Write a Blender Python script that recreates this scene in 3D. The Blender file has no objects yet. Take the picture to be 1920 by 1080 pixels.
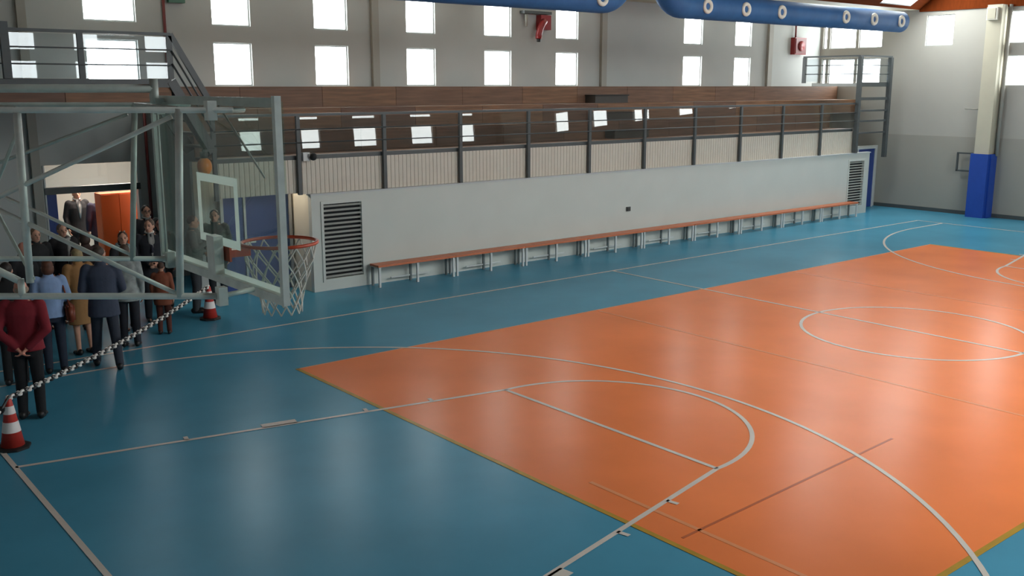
import bpy, bmesh, math, random
from mathutils import Vector, Matrix, Euler
random.seed(7)
SC = bpy.context.scene
COL = SC.collection
PI = math.pi

# ------------------------------------------------------------------ camera
CAM = Vector((-15.28, -8.069, 4.016)); YAW = 0.884; PITCH = 0.203; FPX = 1841.4
cam_d = bpy.data.cameras.new('camera'); cam = bpy.data.objects.new('camera', cam_d); COL.objects.link(cam)
_f = Vector((math.cos(YAW)*math.cos(PITCH), math.sin(YAW)*math.cos(PITCH), -math.sin(PITCH)))
_r = _f.cross(Vector((0, 0, 1))).normalized(); _u = _r.cross(_f)
cam.matrix_world = Matrix(((_r.x, _u.x, -_f.x, CAM.x), (_r.y, _u.y, -_f.y, CAM.y), (_r.z, _u.z, -_f.z, CAM.z), (0, 0, 0, 1)))
cam_d.sensor_width = 36.0; cam_d.lens = FPX/1920*36; cam_d.clip_end = 200
SC.camera = cam

# ------------------------------------------------------------------ world, exposure
W = bpy.data.worlds.new('sky'); SC.world = W; W.use_nodes = True
W.node_tree.nodes['Background'].inputs[0].default_value = (0.75, 0.87, 1.0, 1)
W.node_tree.nodes['Background'].inputs[1].default_value = 1.0
SC.view_settings.view_transform = 'Standard'; SC.view_settings.look = 'None'
SC.view_settings.gamma = 1.0; SC.view_settings.use_curve_mapping = False
SC.view_settings.exposure = 0.12
SC.cycles.use_denoising = True
SC.cycles.max_bounces = 8; SC.cycles.diffuse_bounces = 5; SC.cycles.transparent_max_bounces = 16
PANE_STRENGTH = 12.5        # daylight in the wall windows
ROOF_STRENGTH = 20.0        # daylight in the roof lights

# ------------------------------------------------------------------ materials
def lin(c):
    return tuple(((v/255)/12.92 if v/255 <= 0.04045 else ((v/255+0.055)/1.055)**2.4) for v in c)
MATS = {}
def mat(name, rgb, rough=0.6, metal=0.0, noise=0.0, nscale=6.0, bump=0.0, bscale=40.0, spec=0.5, stretch=(1, 1, 1), coat=0.0):
    if name in MATS: return MATS[name]
    m = bpy.data.materials.new(name); m.use_nodes = True; nt = m.node_tree; b = nt.nodes['Principled BSDF']
    c = lin(rgb)
    b.inputs['Base Color'].default_value = (*c, 1); b.inputs['Roughness'].default_value = rough
    b.inputs['Metallic'].default_value = metal; b.inputs['Specular IOR Level'].default_value = spec
    b.inputs['Coat Weight'].default_value = coat
    if noise or bump:
        tc = nt.nodes.new('ShaderNodeTexCoord'); mp = nt.nodes.new('ShaderNodeMapping'); mp.inputs['Scale'].default_value = stretch
        nt.links.new(tc.outputs['Object'], mp.inputs[0])
    if noise:
        n = nt.nodes.new('ShaderNodeTexNoise'); n.inputs['Scale'].default_value = nscale; n.inputs['Detail'].default_value = 5
        nt.links.new(mp.outputs[0], n.inputs['Vector'])
        r = nt.nodes.new('ShaderNodeValToRGB')
        r.color_ramp.elements[0].position = 0.3; r.color_ramp.elements[1].position = 0.7
        r.color_ramp.elements[0].color = (*[v*(1-noise) for v in c], 1)
        r.color_ramp.elements[1].color = (*[min(1, v*(1+noise)) for v in c], 1)
        nt.links.new(n.outputs['Fac'], r.inputs[0]); nt.links.new(r.outputs[0], b.inputs['Base Color'])
    if bump:
        n2 = nt.nodes.new('ShaderNodeTexNoise'); n2.inputs['Scale'].default_value = bscale; n2.inputs['Detail'].default_value = 3
        nt.links.new(mp.outputs[0], n2.inputs['Vector'])
        bp = nt.nodes.new('ShaderNodeBump'); bp.inputs['Strength'].default_value = bump; bp.inputs['Distance'].default_value = 0.02
        nt.links.new(n2.outputs['Fac'], bp.inputs['Height']); nt.links.new(bp.outputs[0], b.inputs['Normal'])
    MATS[name] = m; return m
def emit(name, rgb, strength):
    m = bpy.data.materials.new(name); m.use_nodes = True; nt = m.node_tree; nt.nodes.clear()
    o = nt.nodes.new('ShaderNodeOutputMaterial'); e = nt.nodes.new('ShaderNodeEmission')
    e.inputs[0].default_value = (*rgb, 1); e.inputs[1].default_value = strength
    nt.links.new(e.outputs[0], o.inputs[0]); MATS[name] = m; return m
def glass(name, tint, ior=1.5):
    m = bpy.data.materials.new(name); m.use_nodes = True; nt = m.node_tree; nt.nodes.clear()
    o = nt.nodes.new('ShaderNodeOutputMaterial'); t = nt.nodes.new('ShaderNodeBsdfTransparent'); g = nt.nodes.new('ShaderNodeBsdfGlossy')
    f = nt.nodes.new('ShaderNodeFresnel'); mx = nt.nodes.new('ShaderNodeMixShader')
    t.inputs[0].default_value = (*tint, 1); g.inputs['Roughness'].default_value = 0.01; f.inputs[0].default_value = ior
    ge = nt.nodes.new('ShaderNodeNewGeometry'); ma = nt.nodes.new('ShaderNodeMath'); ma.operation = 'MULTIPLY_ADD'
    nt.links.new(ge.outputs['Backfacing'], ma.inputs[0]); ma.inputs[1].default_value = 1/ior-ior; ma.inputs[2].default_value = ior
    nt.links.new(ma.outputs[0], f.inputs[0])          # same reflectance from both faces of the sheet
    nt.links.new(f.outputs[0], mx.inputs[0]); nt.links.new(t.outputs[0], mx.inputs[1]); nt.links.new(g.outputs[0], mx.inputs[2])
    nt.links.new(mx.outputs[0], o.inputs[0]); MATS[name] = m; return m

M = {}
M['wall'] = mat('plaster_wall', (174, 176, 173), 0.75, noise=0.04, nscale=0.8)
M['wall_far'] = mat('plaster_wall_far', (166, 163, 155), 0.75, noise=0.03, nscale=0.8)
M['dado'] = mat('grey_dado_paint', (152, 149, 140), 0.6, noise=0.03, nscale=0.8)
M['white_wall'] = mat('white_block_paint', (196, 199, 192), 0.6, noise=0.025, nscale=1.2)
M['end_cream'] = mat('cream_end_paint', (226, 220, 202), 0.65)
M['cream'] = mat('cream_paint', (188, 182, 162), 0.65, noise=0.04, nscale=2)
M['ceiling'] = mat('orange_timber_ceiling', (100, 44, 16), 0.9, noise=0.15, nscale=3, stretch=(0.3, 4, 1), spec=0.05)
M['blue_floor'] = mat('blue_floor_paint', (74, 146, 174), 0.27, noise=0.10, nscale=0.7, bump=0.03, bscale=2.2, spec=0.06)
M['orange_floor'] = mat('orange_floor_paint', (234, 128, 70), 0.27, noise=0.09, nscale=0.6, bump=0.03, bscale=2.2, spec=0.06)
M['line'] = mat('white_line_paint', (208, 200, 190), 0.3, noise=0.06, nscale=3, spec=0.06)
M['yellow_line'] = mat('ochre_line_paint', (176, 140, 52), 0.3, noise=0.12, nscale=4, spec=0.06)
M['faint_line'] = mat('worn_line_paint', (222, 142, 94), 0.3, spec=0.06)
M['seam'] = mat('floor_seam', (182, 96, 56), 0.3, spec=0.06)
M['wood'] = mat('brown_stained_wood', (114, 82, 62), 0.6, noise=0.25, nscale=2.2, stretch=(0.6, 3, 9))
M['wood2'] = mat('brown_stained_wood_dark', (104, 74, 57), 0.6, noise=0.28, nscale=2.2, stretch=(0.6, 3, 9))
M['wood3'] = mat('brown_stained_wood_warm', (124, 88, 62), 0.6, noise=0.3, nscale=2.2, stretch=(0.6, 3, 9))
M['dark_steel'] = mat('dark_grey_painted_steel', (72, 77, 78), 0.45, noise=0.08)
M['galv'] = mat('galvanised_steel', (226, 230, 224), 0.36, metal=0.1, noise=0.12, nscale=9)
M['galv_dark'] = mat('galvanised_steel_dull', (186, 194, 187), 0.42, metal=0.1, noise=0.12, nscale=9)
M['panel'] = mat('ribbed_cream_panel', (200, 192, 178), 0.5, noise=0.03)
M['bench_wood'] = mat('orange_bench_wood', (196, 112, 74), 0.45, noise=0.15, nscale=5, stretch=(0.5, 4, 4))
M['leg_white'] = mat('white_steel', (205, 208, 206), 0.4)
M['leg_dark'] = mat('grey_leg_steel', (110, 118, 118), 0.5)  # rear bench legs, a darker grey than the front legs
M['blue_door'] = mat('blue_door_paint', (38, 62, 128), 0.45, noise=0.05)
M['blue_pad'] = mat('blue_vinyl_padding', (28, 70, 160), 0.5, noise=0.05)
M['frame_grey'] = mat('pale_grey_frame', (186, 190, 190), 0.45)
M['duct'] = mat('blue_fabric_duct', (46, 96, 148), 0.6, noise=0.12, nscale=3, bump=0.25, bscale=5)
M['nozzle'] = mat('white_nozzle_plastic', (226, 222, 208), 0.5)
M['nozzle_in'] = mat('nozzle_throat', (120, 104, 84), 0.6)
M['red'] = mat('red_enamel', (136, 34, 36), 0.4)
M['red_pipe'] = mat('dark_red_pipe', (112, 44, 42), 0.45)
M['black'] = mat('matt_black', (26, 27, 28), 0.6)
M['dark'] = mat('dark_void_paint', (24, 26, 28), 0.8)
M['ring'] = mat('orange_ring_enamel', (206, 78, 42), 0.4)
M['net'] = mat('white_net_cord', (222, 220, 210), 0.8)
M['target'] = mat('white_target_tape', (228, 240, 232), 0.5)
_m = M['target']; _nt = _m.node_tree; _b = _nt.nodes['Principled BSDF']; _o = [n for n in _nt.nodes if n.type == 'OUTPUT_MATERIAL'][0]
_t = _nt.nodes.new('ShaderNodeBsdfTranslucent'); _t.inputs[0].default_value = (0.95, 0.98, 0.96, 1); _x = _nt.nodes.new('ShaderNodeMixShader'); _x.inputs[0].default_value = 0.8
_nt.links.new(_b.outputs[0], _x.inputs[1]); _nt.links.new(_t.outputs[0], _x.inputs[2]); _nt.links.new(_x.outputs[0], _o.inputs[0])
M['orange_door'] = mat('orange_laminate', (232, 96, 30), 0.45)
M['orange_lamp'] = mat('orange_plastic', (226, 132, 40), 0.4)
M['green_sign'] = mat('green_sign_plastic', (60, 104, 84), 0.5)
M['cone_red'] = mat('cone_red_rubber', (196, 58, 48), 0.5)
M['cone_white'] = mat('cone_white_band', (236, 226, 222), 0.45)
M['chain_white'] = mat('chain_white_plastic', (226, 222, 216), 0.4)
M['chain_black'] = mat('chain_black_plastic', (30, 30, 32), 0.4)
M['stair'] = mat('stair_steel', (64, 60, 56), 0.6)
M['pane'] = emit('daylight_opal_pane', (0.90, 0.965, 0.97), PANE_STRENGTH)
M['roof_pane'] = emit('roof_light_daylight', (0.91, 0.965, 0.96), ROOF_STRENGTH)
M['rail_glass'] = glass('railing_glass', (0.84, 0.84, 0.82), 1.52)
M['land_glass'] = glass('landing_glass', (0.9, 0.93, 0.95), 1.5)
M['board_glass'] = glass('backboard_glass', (0.84, 0.91, 0.875), 1.5)
M['fill_glow'] = emit('door_lamp_glow', (1.0, 0.9, 0.74), 75.0)  # glow of the lamp added over the blue door
M['lamp_glow'] = emit('hall_lamp_glow', (1.0, 0.86, 0.74), 30.0)

# ------------------------------------------------------------------ mesh helpers
def box(bm, x0, x1, y0, y1, z0, z1):
    v = [bm.verts.new(p) for p in ((x0,y0,z0),(x1,y0,z0),(x1,y1,z0),(x0,y1,z0),(x0,y0,z1),(x1,y0,z1),(x1,y1,z1),(x0,y1,z1))]
    for f in ((3,2,1,0),(4,5,6,7),(0,1,5,4),(1,2,6,5),(2,3,7,6),(3,0,4,7)): bm.faces.new([v[i] for i in f])
    return bm
def tube(bm, p0, p1, r, seg=10, r1=None):
    p0, p1 = Vector(p0), Vector(p1); d = p1-p0; L = d.length
    if L < 1e-6: return bm
    q = d.to_track_quat('Z', 'Y').to_matrix().to_4x4()
    res = bmesh.ops.create_cone(bm, cap_ends=True, segments=seg, radius1=r, radius2=r if r1 is None else r1, depth=L)
    bmesh.ops.transform(bm, matrix=Matrix.Translation((p0+p1)/2) @ q, verts=res['verts'])
    return bm
def bar(bm, p0, p1, w, h):
    """square section bar from p0 to p1, w = horizontal width, h = the other width"""
    p0, p1 = Vector(p0), Vector(p1); d = (p1-p0).normalized()
    up = Vector((0, 0, 1)) if abs(d.z) < 0.95 else Vector((0, 1, 0))
    s = d.cross(up).normalized(); t = s.cross(d).normalized()
    vs = []
    for p in (p0, p1):
        for a, b in ((-1,-1),(1,-1),(1,1),(-1,1)): vs.append(bm.verts.new(p + s*(a*w/2) + t*(b*h/2)))
    for f in ((3,2,1,0),(4,5,6,7),(0,1,5,4),(1,2,6,5),(2,3,7,6),(3,0,4,7)): bm.faces.new([vs[i] for i in f])
    return bm
def sweep(bm, pts, r, seg=10, closed=False):
    pts = [Vector(p) for p in pts]; n = len(pts); rings = []
    up = None
    for i, p in enumerate(pts):
        if closed: d = pts[(i+1) % n]-pts[i-1]
        else: d = pts[min(i+1, n-1)]-pts[max(i-1, 0)]
        d.normalize()
        if up is None:
            up = Vector((0, 0, 1)) if abs(d.z) < 0.9 else Vector((1, 0, 0))
        s = d.cross(up).normalized(); t = s.cross(d).normalized(); up = t
        rr = r[i] if isinstance(r, (list, tuple)) else r
        rings.append([bm.verts.new(p + (s*math.cos(2*PI*k/seg)+t*math.sin(2*PI*k/seg))*rr) for k in range(seg)])
    m = n if closed else n-1
    for i in range(m):
        a, b = rings[i], rings[(i+1) % n]
        for k in range(seg): bm.faces.new((a[k], a[(k+1) % seg], b[(k+1) % seg], b[k]))
    if not closed:
        bm.faces.new(list(reversed(rings[0]))); bm.faces.new(rings[-1])
    return bm
def lathe(bm, prof, seg=24, center=(0, 0, 0)):
    rings = []
    for r, z in prof:
        rings.append([bm.verts.new((center[0]+r*math.cos(2*PI*k/seg), center[1]+r*math.sin(2*PI*k/seg), center[2]+z)) for k in range(seg)])
    for a, b in zip(rings, rings[1:]):
        for k in range(seg): bm.faces.new((a[k], a[(k+1) % seg], b[(k+1) % seg], b[k]))
    bm.faces.new(list(reversed(rings[0]))); bm.faces.new(rings[-1])
    return bm
def obj(name, bm, m, parent=None, smooth=False):
    me = bpy.data.meshes.new(name)
    if isinstance(bm, bmesh.types.BMesh):
        bmesh.ops.recalc_face_normals(bm, faces=bm.faces[:]); bm.to_mesh(me); bm.free()
    else: me = bm
    me.materials.clear(); me.materials.append(m)
    if smooth:
        for p in me.polygons: p.use_smooth = True
    o = bpy.data.objects.new(name, me); COL.objects.link(o)
    if parent is not None:
        o.parent = parent; o.matrix_parent_inverse = parent_mat(parent).inverted()
    return o
def parent_mat(p):
    m = Matrix.LocRotScale(p.location, p.rotation_euler, p.scale)
    return m if p.parent is None else parent_mat(p.parent) @ p.matrix_parent_inverse @ m
def tag(o, label, cat, group=None, kind=None):
    o['label'] = label; o['category'] = cat
    if group: o['group'] = group
    if kind: o['kind'] = kind
    return o
def thing(name, label, cat, loc=(0, 0, 0), group=None, kind=None):
    o = bpy.data.objects.new(name, None); COL.objects.link(o); o.location = loc; o.empty_display_size = 0.1
    return tag(o, label, cat, group, kind)
def dup(root, delta, label):
    r = root.copy(); COL.objects.link(r); r.location = Vector(root.location)+Vector(delta); r['label'] = label
    for ch in [c for c in root.children]:
        c = ch.copy(); COL.objects.link(c); c.parent = r; c.matrix_parent_inverse = ch.matrix_parent_inverse.copy()
        for g in [x for x in ch.children]:
            d = g.copy(); COL.objects.link(d); d.parent = c; d.matrix_parent_inverse = g.matrix_parent_inverse.copy()
    return r
def B(): return bmesh.new()
ORD = ['first', 'second', 'third', 'fourth', 'fifth', 'sixth', 'seventh', 'eighth', 'ninth', 'tenth', 'eleventh', 'twelfth', 'thirteenth', 'fourteenth', 'fifteenth']

# ------------------------------------------------------------------ the hall's shell
XE, XF, YB, YN, ZC = -15.9, 15.6, 12.5, -12.5, 6.4
floor = obj('floor', box(B(), XE-0.3, XF+0.3, YN-0.3, 16.8, -0.25, 0), M['blue_floor'])
tag(floor, 'glossy blue painted sports hall floor with court markings', 'floor', kind='structure')

def grid_wall(name, plane, u0, u1, z0, z1, t0, t1, holes, m, label, dado=None):
    """wall in plane 'x' or 'y' between t0 and t1, spanning u0..u1 and z0..z1 with rectangular holes"""
    us = sorted({u0, u1, *[h[0] for h in holes], *[h[1] for h in holes]})
    zs = sorted({z0, z1, *[h[2] for h in holes], *[h[3] for h in holes]})
    bm = B()
    for a, b in zip(us, us[1:]):
        run = None
        for c, d in zip(zs, zs[1:]):
            inside = any(h[0]-1e-6 <= a and b <= h[1]+1e-6 and h[2]-1e-6 <= c and d <= h[3]+1e-6 for h in holes)
            if inside:
                if run: _cell(bm, plane, a, b, run[0], run[1], t0, t1); run = None
            else: run = [c, d] if run is None else [run[0], d]
        if run: _cell(bm, plane, a, b, run[0], run[1], t0, t1)
    o = obj(name, bm, m)
    return tag(o, label, 'wall', kind='structure')
def _cell(bm, plane, a, b, c, d, t0, t1):
    if plane == 'y': box(bm, a, b, t0, t1, c, d)
    else: box(bm, t0, t1, a, b, c, d)

LO, HI = (4.02, 4.92), (5.27, 6.22)
back_x = [(-9.2, -8.18), (-6.6, -5.73), (-4.2, -3.34), (-1.72, -0.87), (0.67, 1.56), (3.14, 3.96), (8.38, 9.25), (10.86, 11.69)]
far_y = [(11.14, 12.14), (10.17, 11.03), (7.74, 8.65), (5.25, 6.02), (2.0, 2.9), (-0.5, 0.4), (-3.0, -2.1), (-5.5, -4.6), (-8.0, -7.1)]
near_x = [(-6.4, -5.5), (-4.2, -3.3), (-1.6, -0.7), (2.1, 3.05), (4.9, 5.8), (7.5, 8.7), (10.6, 11.8), (13.4, 14.3)]
DOORX = (-10.2, -8.35)
bh = [(a, b, *r) for a, b in back_x for r in (LO, HI)] + [(DOORX[0], DOORX[1], 0.0, 2.5)]
grid_wall('wall_back', 'y', XE-0.3, XF+0.3, 0, ZC, YB, YB+0.3, bh, M['wall'], 'grey plaster back wall above the spectator stand with two rows of windows')
fh = []
for i, (a, b) in enumerate(far_y):
    fh.append((a, b, *HI))
    if i != 2: fh.append((a, b, *LO))
fh += [(12.26, 12.41, *LO), (12.26, 12.41, *HI)]
wf = grid_wall('wall_far', 'x', YN-0.3, YB, 0, ZC, XF, XF+0.3, fh, M['wall_far'], 'pale far end wall with a greyer painted lower band')
obj('dado_band', box(B(), XF-0.012, XF, YN, YB, 0.12, 2.44), M['dado'], wf)
nh = [(a, b, *r) for a, b in near_x for r in (LO, HI)]
grid_wall('wall_near', 'y', XE-0.3, XF+0.3, 0, ZC, YN-0.3, YN, nh, M['wall'], 'plaster side wall opposite the spectator stand, behind the viewer')
grid_wall('wall_end', 'x', YN, YB, 0, ZC, XE-0.3, XE, [], M['wall'], 'plaster end wall that carries the folding basket frame')
sk = obj('baseboard_far', box(B(), XF-0.03, XF-0.012, YN, YB, 0, 0.12), M['dark_steel'])
tag(sk, 'dark skirting strip along the foot of the far end wall', 'baseboard', kind='structure')

# ceiling: flat soffits at the sides, steep slopes with roof lights, flat middle
YS, YT, SL = 8.9, 5.6, 0.75
ZT = ZC+SL*(YS-YT)
ROOF_X = {1: [(13.0, 14.8), (8.6, 10.45)], -1: [(5.0, 6.85), (0.6, 2.45), (-3.8, -1.95)]}  # viewer-side (negative key) roof lights are unseen, added to light mid-court
RVS = {1: (0.10, 1.5), -1: (0.10, 3.1)}                      # extent of the roof lights measured in Y down from the slope's foot
bm = B()
box(bm, XE-0.3, XF+0.3, -YT, YT, ZT, ZT+0.2)
for nm, y0, y1 in (('ceiling_stand', YS, YB+0.3), ('ceiling_viewer', YN-0.3, -YS)):
    tag(obj(nm, box(B(), XE-0.3, XF+0.3, y0, y1, ZC, ZC+0.2), M['cream']), 'flat cream soffit over the %s side of the hall' % nm[8:], 'ceiling', kind='structure')
def slope_box(bm, x0, x1, v0, v1, h0, h1, sg):
    P = []
    for v, h in ((v0, h0), (v1, h0), (v1, h1), (v0, h1)):
        y = YS-v; P.append((sg*y, ZC+SL*v+h))
    vs = [bm.verts.new((x, y, z)) for x in (x0, x1) for y, z in P]
    for f in ((0,1,2,3),(7,6,5,4),(0,4,5,1),(1,5,6,2),(2,6,7,3),(3,7,4,0)): bm.faces.new([vs[i] for i in f])
for sg in (1, -1):
    RV = RVS[sg]; xs = [XE-0.3]+[v for p in ROOF_X[sg] for v in p]+[XF+0.3]; xs = sorted(xs)
    for i, (x0, x1) in enumerate(zip(xs, xs[1:])):
        if i % 2 == 0: slope_box(bm, x0, x1, 0, YS-YT, 0, 0.2, sg)
        else: slope_box(bm, x0, x1, 0, RV[0], 0, 0.2, sg); slope_box(bm, x0, x1, RV[1], YS-YT, 0, 0.2, sg)
ceil = obj('ceiling', bm, M['ceiling']); tag(ceil, 'orange timber ceiling with steep slopes and roof lights', 'ceiling', kind='structure')
n = 0
for sg in (1, -1):
    RV = RVS[sg]
    for i, (a, b) in enumerate(ROOF_X[sg]):
        n += 1
        t = thing('window_roof_%d' % n, 'bright roof light in the sloping orange ceiling, %s from the far wall on the %s side' % (ORD[i], 'stand' if sg > 0 else 'unseen viewer'), 'roof light', ((a+b)/2, sg*(YS-RV[0]), ZC), kind='structure')
        f = B(); slope_box(f, a+0.03, b-0.03, RV[0]+0.03, RV[1]-0.03, 0.02, 0.035, sg); obj('pane', f, M['roof_pane'], t)
        f = B(); slope_box(f, a, a+0.03, *RV, 0.0, 0.1, sg); slope_box(f, b-0.03, b, *RV, 0.0, 0.1, sg); slope_box(f, a+0.03, b-0.03, RV[0], RV[0]+0.03, 0.0, 0.1, sg); slope_box(f, a+0.03, b-0.03, RV[1]-0.03, RV[1], 0.0, 0.1, sg)
        obj('window_frame', f, M['frame_grey'], t)
for nm, x0, x1 in (('wall_gable_far', XF-0.06, XF+0.3), ('wall_gable_end', XE-0.3, XE+0.06)):
    bm = B(); prof = [(-YS, ZC-0.06), (YS, ZC-0.06), (YS, ZC), (YT, ZT), (-YT, ZT), (-YS, ZC)]
    lo = [bm.verts.new((x0, y, z)) for y, z in prof]; hi = [bm.verts.new((x1, y, z)) for y, z in prof]
    bm.faces.new(lo); bm.faces.new(list(reversed(hi)))
    for k in range(6): bm.faces.new((lo[k], hi[k], hi[(k+1) % 6], lo[(k+1) % 6]))
    tag(obj(nm, bm, M['ceiling']), 'orange timber gable cladding above the %s wall' % ('far end' if 'far' in nm else 'near end'), 'wall', kind='structure')

# wall windows
WN = [0]
def window(plane, a, b, z0, z1, t0, t1, inner, label):
    """t0..t1 wall depth; the pane sits near the outside; inner = side of the room (t0 or t1)"""
    WN[0] += 1
    mid = t1-0.22 if inner == t0 else t0+0.22
    loc = ((a+b)/2, mid, z0) if plane == 'y' else (mid, (a+b)/2, z0)
    t = thing('window_%d' % WN[0], label, 'window', loc, kind='structure')
    p = B(); _cell(p, plane, a+0.03, b-0.03, z0+0.03, z1-0.03, mid-0.006, mid+0.006)
    obj('pane', p, M['pane'], t)
    f = B(); e = 0.03
    for (u0, u1, c, d) in ((a, b, z0, z0+e), (a, b, z1-e, z1), (a, a+e, z0+e, z1-e), (b-e, b, z0+e, z1-e)):
        _cell(f, plane, u0, u1, c, d, mid-0.03, mid+0.03)
    obj('window_frame', f, M['frame_grey'], t)
for i, (a, b) in enumerate(back_x):
    for nm, r in (('lower', LO), ('upper', HI)):
        window('y', a, b, *r, YB, YB+0.3, YB, 'bright square window, %s from the left in the %s row above the stand' % (ORD[i], nm))
for i, (a, b) in enumerate(far_y):
    for nm, r in (('lower', LO), ('upper', HI)):
        if (a, b, *r) in fh: window('x', a, b, *r, XF, XF+0.3, XF, 'bright square window, %s from the left corner in the %s row of the far wall' % (ORD[i], nm))
for nm, r in (('lower', LO), ('upper', HI)): window('x', 12.26, 12.41, *r, XF, XF+0.3, XF, 'narrow bright window slit in the far corner, %s of the two' % nm)
for i, (a, b) in enumerate(near_x):
    for nm, r in (('lower', LO), ('upper', HI)):
        window('y', a, b, *r, YN-0.3, YN, YN, 'bright square window, %s in the %s row of the wall behind the viewer' % (ORD[i], nm))

# pilasters on the back wall
for i, (x, w) in enumerate(((-10.33, 0.16), (-2.64, 0.18), (4.9, 0.2), (12.62, 0.22))):
    o = obj('wall_pilaster_%d' % (i+1), box(B(), x-w/2, x+w/2, YB-0.1, YB, 0 if i in (0,) else 4.0, ZC), M['dado'])
    tag(o, 'slim grey pilaster on the back wall, %s from the left' % ORD[i], 'pilaster', kind='structure')

# ------------------------------------------------------------------ court paint (children of the floor)
L, Wd, R3 = 13.1, 7.06, 6.27
ZP = 0.0015
def slab(name, quads, m, z=ZP):
    bm = B()
    for q in quads:
        lo = [bm.verts.new((x, y, z-0.001)) for x, y in q]; hi = [bm.verts.new((x, y, z+0.0008)) for x, y in q]
        bm.faces.new(hi); bm.faces.new(list(reversed(lo)))
        for k in range(len(q)): bm.faces.new((lo[k], lo[(k+1) % len(q)], hi[(k+1) % len(q)], hi[k]))
    return obj(name, bm, m, floor)
def seg(p, q, w):
    p, q = Vector(p), Vector(q); d = (q-p).normalized(); n = Vector((-d.y, d.x))*w/2
    return [tuple(p-n), tuple(q-n), tuple(q+n), tuple(p+n)]
def arcq(c, R, a0, a1, w, n=48):
    out = []
    for k in range(n):
        a = a0+(a1-a0)*k/n; b = a0+(a1-a0)*(k+1)/n
        out.append([(c[0]+(R-w/2)*math.cos(a), c[1]+(R-w/2)*math.sin(a)), (c[0]+(R+w/2)*math.cos(a), c[1]+(R+w/2)*math.sin(a)),
                    (c[0]+(R+w/2)*math.cos(b), c[1]+(R+w/2)*math.sin(b)), (c[0]+(R-w/2)*math.cos(b), c[1]+(R-w/2)*math.sin(b))])
    return out
o = slab('volleyball_court', [[(-9, -4.5), (9, -4.5), (9, 4.5), (-9, 4.5)]], M['orange_floor'], 0.001); o['label'] = 'orange painted rectangle of the volleyball court'
w = 0.055
for q in ((-9, -4.5), (-9, 4.5), 0), ((-9, -4.5), (9, -4.5), 0), ((9, -4.5), (9, 4.5), 0):
    slab('ochre_line', [seg(q[0], q[1], 0.06)], M['yellow_line'], 0.0028)
slab('worn_line', [seg((-9, 4.48), (9, 4.48), 0.04)], M['faint_line'], 0.0028)
for x in (-3, 3): slab('worn_line', [seg((x, -4.4), (x, 4.4), 0.05)], M['faint_line'], 0.0028)
slab('worn_line', [seg((-8.6, -4.3), (-8.6, -1.2), 0.05)], M['faint_line'], 0.0028)
slab('floor_seam', [seg((-8.85, -2.66), (-5.0, -2.5), 0.03)], M['seam'], 0.0028)
zl = 0.0046
def line(*qs): return slab('court_line', list(qs), M['line'], zl)
line(seg((-L, Wd), (L, Wd), w)); line(seg((-L, -Wd), (L, -Wd), w)); line(seg((-L, -Wd), (-L, Wd), w)); line(seg((L, -Wd), (L, Wd), w)); line(seg((0, -Wd), (0, Wd), w))
line(*arcq((0, 0), 1.8, 0, 2*PI, w, 64))
for s in (-1, 1):
    ft = s*(L-5.8)
    line(seg((ft, -1.8), (ft, 1.8), w))
    line(*arcq((ft, 0), 1.8, PI/2 if s > 0 else -PI/2, 3*PI/2 if s > 0 else PI/2, w))
    for t in (-1, 1):
        A = Vector((s*L, 3.0*t)); Bq = Vector((ft, 1.8*t)); d = (Bq-A).normalized(); n = Vector((-d.y, d.x))
        if n.y*t < 0: n = -n
        line(seg(A, Bq, w))
        line(*[seg(A+d*u, A+d*u+n*0.13, 0.05) for u in (1.78, 3.97, 4.86)])
        p = A+d*2.66; line([tuple(p), tuple(p+d*0.42), tuple(p+d*0.42+n*0.14), tuple(p+n*0.14)])
    bx = s*(L-1.575)
    line(*arcq((bx, 0), R3, PI/2 if s > 0 else -PI/2, 3*PI/2 if s > 0 else PI/2, w, 72))
    for t in (-1, 1): line(seg((s*L, R3*t), (bx, R3*t), w))

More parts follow.
